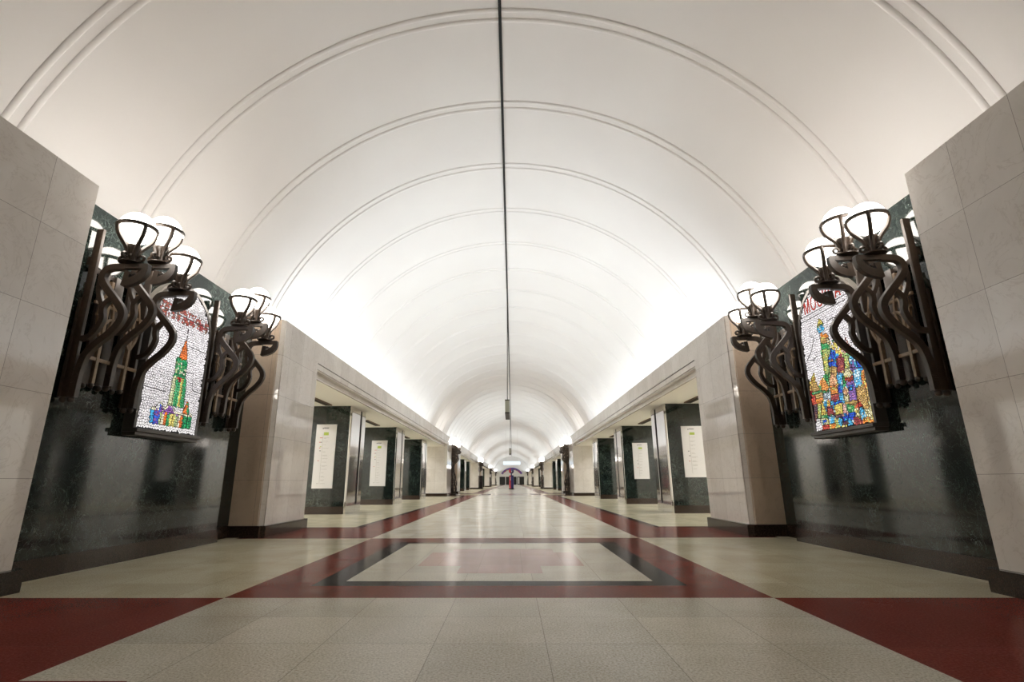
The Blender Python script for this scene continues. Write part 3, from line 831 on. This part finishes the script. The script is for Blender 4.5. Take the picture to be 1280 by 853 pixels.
SHAPES = [['LGREEN',[[-0.167,1.061],[-0.037,1.028],[-0.104,0.731],[-0.195,0.749]]],['BLUE',[[-0.079,0.914],[0.096,0.894],[0.057,1.062]]],['ORANGE',[[-0.079,0.914],[0.103,0.893],[0.099,0.865],[-0.078,0.885]]],['BLUE',[[-0.078,0.885],[0.11,0.863],[0.1,0.787],[-0.067,0.817]]],['BROWN',[[-0.067,0.817],[0.095,0.788],[0.068,0.716],[-0.068,0.73]]],['MAROON',[[0.122,0.903],[0.272,0.881],[0.229,0.696],[0.075,0.701]]],['LGREEN',[[0.269,0.909],[0.356,0.874],[0.345,0.726],[0.249,0.727]]],['SKY',[[0.345,0.836],[0.487,0.822],[0.491,0.694],[0.371,0.707]]],['PUR',[[0.388,0.801],[0.439,0.8],[0.443,0.705],[0.387,0.71]]],['BLUE',[[0.476,0.784],[0.58,0.727],[0.575,0.676],[0.491,0.694]]],['SKY',[[0.383,0.677],[0.547,0.682],[0.501,0.455],[0.381,0.457]]],['ORANGE',[[0.529,0.6],[0.598,0.586],[0.575,0.506],[0.519,0.517]]],['PUR',[[0.214,0.569],[0.359,0.559],[0.342,0.498],[0.24,0.51]]],['RED',[[0.202,0.603],[0.367,0.587],[0.36,0.561],[0.205,0.575]]],['CREAM',[[0.281,0.727],[0.348,0.665],[0.354,0.613],[0.29,0.594],[0.195,0.618],[0.175,0.659],[0.239,0.694]]],['SKY',[[0.047,0.685],[0.178,0.672],[0.163,0.544],[0.047,0.566]]],['GREEN',[[0.162,0.655],[0.208,0.625],[0.198,0.552],[0.153,0.546]]],['GREEN',[[-0.203,0.722],[-0.117,0.726],[-0.145,0.631],[-0.191,0.639]]],['DOME',[[-0.033,0.73],[0.044,0.634],[0.051,0.579],[-0.037,0.553],[-0.136,0.579],[-0.125,0.656]]],['ORANGE',[[-0.149,0.574],[0.142,0.546],[0.145,0.52],[-0.134,0.542]]],['YEL',[[-0.456,0.818],[-0.433,0.718],[-0.551,0.723]]],['BROWN',[[-0.553,0.716],[-0.421,0.668],[-0.367,0.547],[-0.569,0.567]]],['FLAME',[[-0.242,0.715],[-0.144,0.551],[-0.203,0.514],[-0.343,0.543],[-0.336,0.608]]],['GREEN',[[-0.586,0.555],[-0.178,0.514],[-0.186,0.487],[-0.582,0.524]]],['RED',[[-0.61,0.521],[-0.506,0.511],[-0.523,0.409],[-0.616,0.408]]],['BROWN',[[-0.502,0.525],[-0.313,0.516],[-0.321,0.444],[-0.498,0.45]]],['ORANGE',[[-0.51,0.452],[-0.321,0.444],[-0.339,0.382],[-0.512,0.4]]],['GREY',[[-0.305,0.5],[-0.135,0.5],[-0.155,0.389],[-0.303,0.42]]],['ORANGE',[[-0.129,0.52],[0.023,0.522],[0.023,0.445],[-0.126,0.449]]],['MAROON',[[-0.139,0.444],[0.032,0.436],[0.018,0.349],[-0.163,0.362]]],['BLUE',[[0.039,0.539],[0.135,0.522],[0.108,0.43],[0.032,0.436]]],['DOME',[[0.175,0.508],[0.212,0.413],[0.182,0.384],[0.113,0.409]]],['PUR',[[0.243,0.482],[0.381,0.457],[0.365,0.295],[0.223,0.304]]],['BLUE',[[0.254,0.487],[0.316,0.482],[0.321,0.428],[0.25,0.434]]],['SKY',[[0.028,0.423],[0.125,0.414],[0.113,0.334],[0.028,0.347]]],['CREAM',[[0.132,0.399],[0.216,0.392],[0.206,0.32],[0.13,0.318]]],['BROWN',[[0.391,0.456],[0.56,0.457],[0.567,0.15],[0.378,0.202]]],['BLUE',[[-0.111,0.34],[0.071,0.34],[0.074,0.313],[-0.107,0.312]]],['YEL',[[-0.107,0.312],[0.074,0.313],[0.043,0.167],[-0.124,0.175]]],['PINK',[[0.081,0.298],[0.139,0.235],[0.127,0.156],[0.037,0.148]]],['BROWN',[[0.116,0.306],[0.384,0.292],[0.364,0.256],[0.126,0.264]]],['GREEN',[[0.146,0.261],[0.292,0.254],[0.28,0.176],[0.155,0.18]]],['DARK',[[-0.622,0.387],[-0.479,0.381],[-0.545,0.154],[-0.623,0.155]]],['LGREEN',[[-0.479,0.381],[-0.4,0.372],[-0.45,0.172],[-0.528,0.167]]],['YEL',[[-0.357,0.406],[-0.303,0.226],[-0.456,0.194]]],['SKY',[[-0.306,0.369],[-0.259,0.362],[-0.283,0.237],[-0.318,0.242]]],['ORANGE',[[-0.259,0.362],[-0.19,0.352],[-0.198,0.282],[-0.269,0.285]]],['SKY',[[-0.186,0.366],[-0.109,0.368],[-0.127,0.245],[-0.172,0.251]]],['MAROON',[[-0.279,0.294],[-0.149,0.29],[-0.169,0.18],[-0.299,0.182]]],['GREEN',[[-0.458,0.187],[-0.144,0.184],[-0.15,0.164],[-0.452,0.165]]],['CREAM',[[-0.479,0.161],[-0.295,0.153],[-0.296,0.069],[-0.469,0.066]]],['BLUE',[[-0.435,0.138],[-0.33,0.135],[-0.334,0.087],[-0.425,0.085]]],['SKY',[[-0.282,0.159],[-0.152,0.157],[-0.166,0.069],[-0.273,0.066]]],['RED',[[-0.456,0.064],[-0.298,0.062],[-0.32,-0.013],[-0.454,-0.015]]],['ORANGE',[[-0.298,0.062],[-0.114,0.049],[-0.143,-0.01],[-0.308,-0.015]]],['LGREEN',[[-0.151,0.122],[-0.073,0.113],[-0.066,-0.017],[-0.143,-0.01]]],['SKY',[[-0.069,0.126],[0.017,0.116],[-0.024,0.012],[-0.077,-0.016]]],['BLUE',[[0.021,0.129],[0.15,0.127],[0.115,0.078],[0.023,0.061]]],['DARK',[[0.023,0.061],[0.123,0.07],[0.096,0.013],[-0.009,0.024]]],['CREAM',[[-0.021,0.023],[0.102,0.019],[0.087,-0.019],[-0.043,-0.016]]],['DARK',[[-0.128,0.161],[0.02,0.163],[0.021,0.129],[-0.115,0.125]]],['BLUE',[[0.148,0.154],[0.286,0.162],[0.268,0.099],[0.163,0.099]]],['SKY',[[0.18,0.083],[0.206,0.028],[0.159,-0.026],[0.097,-0.02]]],['MAROON',[[0.234,0.09],[0.386,0.091],[0.363,0.011],[0.235,-0.015]]],['CREAM',[[0.362,0.178],[0.362,0.062],[0.295,0.122]]],['RED',[[0.39,0.278],[0.462,0.216],[0.439,0.204],[0.38,0.208]]],['SKY',[[0.388,0.201],[0.456,0.198],[0.44,0.04],[0.372,0.042]]],['ORANGE',[[0.415,0.056],[0.585,0.048],[0.58,-0.032],[0.354,-0.02]]],['CREAM',[[0.464,0.19],[0.616,0.094],[0.606,0.058],[0.466,0.164]]],['WHITE',[[-0.603,0.131],[-0.463,0.13],[-0.469,-0.021],[-0.624,-0.028]]]]
SHAPES = [('LGREEN', [[-0.158,1.09],[0.019,1.058],[0.0,0.92],[-0.04,0.74],[-0.19,0.74],[-0.19,0.94]]), ('GREEN', [[-0.171,1.185],[0.027,1.14],[0.019,1.058],[-0.172,1.093]]),
          ('ORANGE', [[-0.154,1.319],[0.02,1.27],[0.029,1.14],[-0.171,1.185]]), ('BROWN', [[-0.16,1.25],[0.03,1.20],[0.029,1.14],[-0.171,1.185]]),
          ('SKY', [[-0.12,1.46],[-0.03,1.40],[-0.03,1.345],[-0.085,1.322],[-0.19,1.35],[-0.20,1.42]]), ('YEL', [[-0.105,1.535],[-0.04,1.44],[-0.19,1.44]]), ('GREEN', [[-0.04,1.44],[-0.19,1.44],[-0.19,1.415],[-0.04,1.415]]),
          ('CREAM', [[-0.012,1.235],[0.036,1.165],[-0.004,1.10],[-0.03,1.15]]), ('GREEN', [[0.142,1.219],[0.17,1.131],[0.097,1.143]]), ('YEL', [[0.10,1.14],[0.17,1.13],[0.19,1.02],[0.12,1.03]]),
          ('PINK', [[0.36,1.12],[0.42,1.00],[0.35,0.98]]), ('GREEN', [[0.42,0.99],[0.46,0.90],[0.40,0.90]])] + SHAPES
CITYP = [[-0.62,0.0],[-0.62,0.60],[-0.55,0.76],[-0.48,0.76],[-0.40,0.62],[-0.30,0.70],[-0.2,0.74],[-0.2,1.10],[0.05,1.15],[0.12,1.02],[0.30,1.0],[0.38,0.95],[0.48,0.92],[0.62,0.78],[0.62,0.0]]
def right_picture(u, v):
    """a crowd of coloured towers, domes and roofs below a pale sky"""
    a = (u-0.5)*PWID
    for c, P in reversed(SHAPES):
        if inpoly(a, v, P):
            return jit(MINOR[c] if RC.random() < 0.22 else PALET[c], 0.10)
    if inpoly(a, v, CITYP):
        c = min(SHAPES, key=lambda t: (sum(q[0] for q in t[1])/len(t[1])-a)**2 + (sum(q[1] for q in t[1])/len(t[1])-v)**2)[0]
        return jit(MINOR[c] if RC.random() < 0.4 else PALET[c], 0.12)
    return jit(WHITE, 0.08)

def make_glass(picture, mirror):
    """cells in the plane of the panel: local y across, local z up, facing +x"""
    bm = B(); cl = bm.loops.layers.float_color.new('Col')
    sx_, sz_ = 0.029, 0.034
    nx_, nz_ = int(PWID/sx_)+3, int(PHT/sz_)+3
    R = random.Random(21)
    pts = {}
    for i in range(-1, nx_):
        for j in range(-1, nz_):
            pts[i, j] = (-PWID/2 + (i+0.5+R.uniform(-0.38, 0.38))*sx_, (j+0.5+R.uniform(-0.38, 0.38))*sz_)
    def inside(a, b):
        if abs(a) > PWID/2-0.008 or b < 0.006: return False
        return b < PSPR or a*a + (b-PSPR)**2 < (PWID/2-0.012)**2
    for (i, j), p in pts.items():
        if not inside(*p): continue
        poly = [(p[0]-0.08, p[1]-0.08), (p[0]+0.08, p[1]-0.08), (p[0]+0.08, p[1]+0.08), (p[0]-0.08, p[1]+0.08)]
        for di in (-2, -1, 0, 1, 2):
            for dj in (-2, -1, 0, 1, 2):
                if (di or dj) and (i+di, j+dj) in pts: poly = clip(poly, p, pts[i+di, j+dj])
        if len(poly) < 3: continue
        cx = sum(a for a, b in poly)/len(poly); cz = sum(b for a, b in poly)/len(poly)
        kk_ = R.uniform(0.72, 0.88)
        poly = [(cx+(a-cx)*kk_, cz+(b-cz)*kk_) for a, b in poly]
        u = 0.5 + cx/PWID
        if mirror: u = 1-u
        col = picture(u, cz)
        f = bm.faces.new([bm.verts.new((0.0, a, b)) for a, b in poly])
        for l in f.loops: l[cl] = (*col, 1)
    return bm

def arch_pts(hw, spr, bot, n=24):
    return [(-hw, bot)] + [(-hw*math.cos(PI*i/n), spr + hw*math.sin(PI*i/n)) for i in range(n+1)] + [(hw, bot)]

LEFT_OUT = [[[-0.012, 1.011], [0.177, 1.011], [0.091, 1.342]], [[-0.049, 0.775], [0.195, 0.775], [0.195, 1.011], [-0.049, 1.011]], [[-0.085, 0.34], [0.268, 0.34], [0.244, 0.68], [0.195, 0.794], [-0.049, 0.794], [-0.073, 0.68]], [[0.0, 0.34], [0.0, 0.756]], [[0.079, 0.34], [0.079, 0.756]], [[0.159, 0.34], [0.159, 0.756]], [[-0.39, 0.076], [-0.39, 0.283], [-0.317, 0.283], [-0.317, 0.076]], [[-0.317, 0.076], [-0.317, 0.283], [-0.244, 0.359], [-0.171, 0.34], [-0.171, 0.076]], [[-0.171, 0.265], [-0.037, 0.369], [0.098, 0.283]], [[0.244, 0.265], [0.342, 0.454], [0.415, 0.265]], [[-0.171, 0.076], [-0.171, 0.246], [0.293, 0.246], [0.293, 0.076]], [[-0.061, 0.076], [-0.061, 0.246]], [[0.061, 0.076], [0.061, 0.246]], [[0.183, 0.076], [0.183, 0.246]], [[0.293, 0.076], [0.293, 0.283], [0.488, 0.283], [0.488, 0.076]], [[0.39, 0.076], [0.39, 0.265]]]

def panel(s, label, picture, word):
    root = empty('stained_glass_window', (s*NX, 6.92, 1.60), 0 if s < 0 else PI)
    tag(root, label, 'stained glass')
    # lead backing
    bm = B(); prism(bm, arch_pts(PWID/2+0.005, PSPR, 0.0), 0.02, 0.130, 'x')
    obj('lead_backing', bm, M['lead'], root)
    g = make_glass(picture, False)
    me_o = obj('glass', g, M['glassL'], root); me_o.location.x = 0.1335
    # lead lines
    bm = B()
    if s < 0:
        for a, b in (((-0.61, 1.595), (0.61, 1.60)), ((-0.60, 0.51), (-0.16, 0.50)), ((0.20, 1.22), (0.60, 1.21)), ((0.14, 0.83), (0.36, 0.86)), ((0.36, 0.86), (0.40, 0.62)), ((0.40, 0.62), (0.60, 0.60))):
            prism(bm, [(a[0], a[1]), (b[0], b[1]), (b[0], b[1]+0.010), (a[0], a[1]+0.010)], 0.13, 0.137, 'x')
    else:
        for a, b in (((-0.61, 1.655), (0.61, 1.655)), ((-0.61, 1.59), (0.50, 1.595)), ((-0.45, 1.91), (0.25, 1.90)), ((-0.42, 1.36), (-0.30, 1.30)), ((-0.30, 1.30), (-0.42, 1.12)), ((-0.42, 1.12), (-0.56, 1.02)), ((-0.56, 1.02), (-0.40, 0.99)), ((-0.40, 0.99), (-0.30, 1.03)), ((0.05, 1.44), (0.60, 1.43)), ((0.2, 1.35), (0.58, 1.40))):
            prism(bm, [(a[0], a[1]), (b[0], b[1]), (b[0], b[1]+0.010), (a[0], a[1]+0.010)], 0.13, 0.137, 'x')
    outl = LEFT_OUT if s < 0 else [P for c, P in SHAPES]
    for P in outl:
        for i in range(len(P)):
            a, b = Vector(P[i-1]), Vector(P[i]); d = b-a
            if d.length < 1e-4: continue
            nn = Vector((-d.y, d.x)).normalized()*0.0032
            if all(abs(q[0]) < PWID/2 and q[1] > 0 for q in (a, b)):
                prism(bm, [a-nn, b-nn, b+nn, a+nn], 0.13, 0.1365, 'x')
    obj('lead_lines', bm, M['lead'], root)
    if word:
        cu = bpy.data.curves.new('lettering', 'FONT'); cu.body = word; cu.size = 0.24; cu.extrude = 0.003; cu.space_character = 1.08
        tmp = bpy.data.objects.new('tmp', cu); C.objects.link(tmp)
        bpy.context.view_layer.update()
        me = bpy.data.meshes.new_from_object(tmp.evaluated_get(bpy.context.evaluated_depsgraph_get()))
        C.objects.unlink(tmp); bpy.data.objects.remove(tmp)
        xs0 = [v_.co.x for v_ in me.vertices]; w0 = max(xs0)-min(xs0)
        for v_ in me.vertices:
            x, y, z = v_.co
            v_.co = (0.1365 + z, -0.42 + (x-min(xs0))/w0*0.86, 1.685 + y*1.2)
        me.materials.clear(); me.materials.append(M['text'])
        o = bpy.data.objects.new('lettering', me); C.objects.link(o); o.parent = root
    # frame: dark box round the glass, pale arch bead, stepped sill
    bm = B(); n = 24
    o_, i_ = arch_pts(PWID/2+0.045, PSPR, -0.02, n), arch_pts(PWID/2, PSPR, -0.02, n)
    for k in range(len(o_)-1):
        prism(bm, [o_[k], o_[k+1], i_[k+1], i_[k]], 0.0, 0.145, 'x')
    obj('frame', bm, M['frame'], root)
    bm = B(); o_, i_ = arch_pts(PWID/2+0.075, PSPR, 0.6, n), arch_pts(PWID/2+0.045, PSPR, 0.6, n)
    for k in range(2, len(o_)-3):
        prism(bm, [o_[k], o_[k+1], i_[k+1], i_[k]], 0.0, 0.09, 'x')
    obj('arch_bead', bm, M['pframe'], root)
    bm = B()
    box(bm, 0.0, 0.20, -PWID/2-0.05, PWID/2+0.05, -0.065, -0.02, bev=0.006)
    box(bm, 0.0, 0.17, -PWID/2-0.035, PWID/2+0.035, -0.11, -0.065, bev=0.006)
    obj('sill', bm, M['frame'], root)
panel(-1, 'arched stained glass with a green tower and red spire between bronze lamps', left_picture, None)
panel(1, 'arched stained glass of a crowded coloured city of domes between bronze lamps', right_picture, 'МОСКВА')

# ------------------------------------------------------------------ crown cable duct, hanging boxes, hanging light panel
bm = B(); box(bm, -0.027, 0.027, YB+0.05, YE-0.05, VZ+VR-0.026, VZ+VR-0.001)
tag(obj('cable_duct', bm, M['slot']), 'thin black cable duct running along the crown of the white vault', 'cable duct')
def hanging(y, zt, zb, ln, label):
    bm = B(); box(bm, -0.085, 0.085, 0, ln, zb-zt, 0, bev=0.006)
    o = obj('hanging_sign_box', bm, M['olive']); o.location = (-0.03, y, zt)
    tag(o, label, 'hanging sign', 'sign boxes hung along the hall axis')
    bm = B(); box(bm, -0.09, 0.09, -0.004, ln+0.004, zb-zt-0.02, zb-zt+0.03); box(bm, -0.09, 0.09, -0.006, 0.05, -0.03, 0.012)
    obj('dark_edge', bm, M['dbrown'], o)
    ztop = VZ+VR-0.03-zt
    for yy in (0.15, ln-0.15):
        bm = B(); tube(bm, [(0.0, yy, 0), (0.03, yy, ztop)], 0.009, 6, smooth=False)
        obj('suspension_wire', bm, M['dbrown'], o)
hanging(20.0, 4.01, 3.50, 2.1, 'olive box hanging on wires below the vault, nearer and larger one')
hanging(48.0, 3.86, 3.36, 1.6, 'tiny olive box hanging on wires farther down the hall')
bm = B(); box(bm, -1.30, 1.30, 0, 0.16, 0, 0.54, bev=0.01)
o = obj('light_panel', bm, M['lightbox']); o.location = (0.09, 80.0, 3.37)
tag(o, 'wide pale blue lit panel hanging across the hall in the distance', 'light panel')
bm = B(); box(bm, -1.32, 1.32, 0.02, 0.18, 0.54, 0.57); box(bm, -1.32, 1.32, 0.02, 0.18, -0.03, 0.0)
obj('frame', bm, M['pframe'], o)
for x in (-0.9, 0.9):
    bm = B(); tube(bm, [(x, 0.08, 0.56), (x, 0.08, math.sqrt(VR**2-(abs(x)+0.1)**2)+VZ-3.37)], 0.008, 6, smooth=False)
    obj('suspension_rod', bm, M['pframe'], o)

# ------------------------------------------------------------------ red and blue help point
hp = empty('help_point', (0.03, 67.0, 0))
tag(hp, 'red and blue call post with round head standing mid-hall', 'help point')
def halfcyl(bm, prof, a0, a1, seg=14):
    rings = []
    for r, z in prof:
        rings.append([bm.verts.new((r*math.cos(a0+(a1-a0)*k/seg), r*math.sin(a0+(a1-a0)*k/seg), z)) for k in range(seg+1)])
    for a, b in zip(rings, rings[1:]):
        for k in range(seg): bm.faces.new((a[k], a[k+1], b[k+1], b[k]))
        bm.faces.new((a[-1], a[0], b[0], b[-1]))
    bm.faces.new(rings[0]); bm.faces.new(rings[-1])
for nm, a0, mt in (('red_half', PI*0.42, 'cred'), ('blue_half', -PI*0.58, 'cblue')):
    bm = B(); halfcyl(bm, [(0.29, 0.12), (0.29, 1.62), (0.25, 1.70)], a0, a0+PI)
    obj(nm, bm, M[mt], hp, True)
    bm = B(); halfcyl(bm, [(0.12, 1.92), (0.24, 1.99), (0.30, 2.10), (0.32, 2.22), (0.30, 2.36), (0.23, 2.48), (0.10, 2.54)], a0, a0+PI)
    obj('head', bm, M[mt], hp, True)
bm = B(); lathe(bm, [(0.0, 0.0), (0.33, 0.0), (0.33, 0.10), (0.28, 0.12), (0, 0.12)], 0, 0, 24); obj('base', bm, M['slot'], hp, True)
bm = B(); lathe(bm, [(0.0, 1.70), (0.09, 1.70), (0.08, 1.93), (0, 1.93)], 0, 0, 14); obj('neck', bm, M['cblue'], hp, True)
bm = B(); box(bm, -0.14, -0.07, -0.29, -0.262, 1.1, 1.5); box(bm, 0.0, 0.09, -0.335, -0.29, 2.08, 2.2); obj('white_marking', bm, M['white'], hp)

# ------------------------------------------------------------------ lights: cove strips, platform lamps
def area(name, loc, rot, sx_, sy_, p, col):
    l = bpy.data.lights.new(name, 'AREA'); l.shape = 'RECTANGLE'; l.size = sx_; l.size_y = sy_
    l.energy = p; l.color = col
    o = bpy.data.objects.new(name, l); C.objects.link(o); o.location = loc; o.rotation_euler = rot
    return o
COLD, WARM = (0.85, 0.93, 1.0), (0.98, 0.975, 0.97)
def strip(s, a, b, per_m, col):
    area('cove_light', (s*4.95, (a+b)/2, 3.80), (0, PI + s*math.radians(-38), 0), 0.14, b-a, per_m*(b-a), col)
for s in (-1, 1):
    for a, b, p, c in ((YB+0.2, -1, 140, WARM), (-1, 4.7, 80, WARM), (4.9, 9.5, 1.5, WARM), (9.6, 17, 5.6, COLD), (17, 24, 3.8, COLD), (24, 35, 3.0, COLD),
                       (35, 48, 2.9, COLD), (48, 68, 2.9, COLD), (68, 100, 2.9, COLD), (100, 134, 2.9, COLD), (134, YE-0.3, 2.9, COLD)):
        strip(s, a, b, p, c)
    for a, b in ((YB+0.5, 10), (10, 24), (24, 44), (44, 80), (80, 120), (120, YE-1)):
        area('platform_light', (s*8.7, (a+b)/2, 4.15), (0, 0, 0), 0.4, b-a, 9.0*(b-a), (0.96, 0.97, 0.97))

# ------------------------------------------------------------------ world, camera, view
wd = bpy.data.worlds.new('World'); sc.world = wd; wd.use_nodes = True
wd.node_tree.nodes['Background'].inputs[0].default_value = (0.02, 0.02, 0.02, 1)
cam = bpy.data.cameras.new('Camera'); co = bpy.data.objects.new('Camera', cam); C.objects.link(co)
F, PITCH, YAW, ROLL, CX, PX0 = 642.864, math.radians(15.315), math.radians(1.077), math.radians(0.25), 0.141, -12.921
R = Matrix.Rotation(YAW, 3, 'Z') @ Matrix.Rotation(PITCH, 3, 'X') @ Matrix.Rotation(ROLL, 3, 'Y')
ex, ey, ez = R.col[0], R.col[1], R.col[2]
mw = Matrix(((ex.x, ez.x, -ey.x, CX), (ex.y, ez.y, -ey.y, 0.0), (ex.z, ez.z, -ey.z, 0.92), (0, 0, 0, 1)))
co.matrix_world = mw
cam.sensor_fit = 'HORIZONTAL'; cam.sensor_width = 36.0; cam.lens = 36.0*F/1280.0
cam.shift_x = -PX0/1280.0
cam.clip_start = 0.05; cam.clip_end = 500
sc.camera = co
sc.view_settings.view_transform = 'Standard'; sc.view_settings.look = 'None'
sc.view_settings.gamma = 1.0; sc.view_settings.use_curve_mapping = False
sc.view_settings.exposure = 2.2
sc.cycles.max_bounces = 10; sc.cycles.diffuse_bounces = 6; sc.cycles.glossy_bounces = 5
sc.cycles.use_denoising = True
sc.cycles.sample_clamp_indirect = 0.0
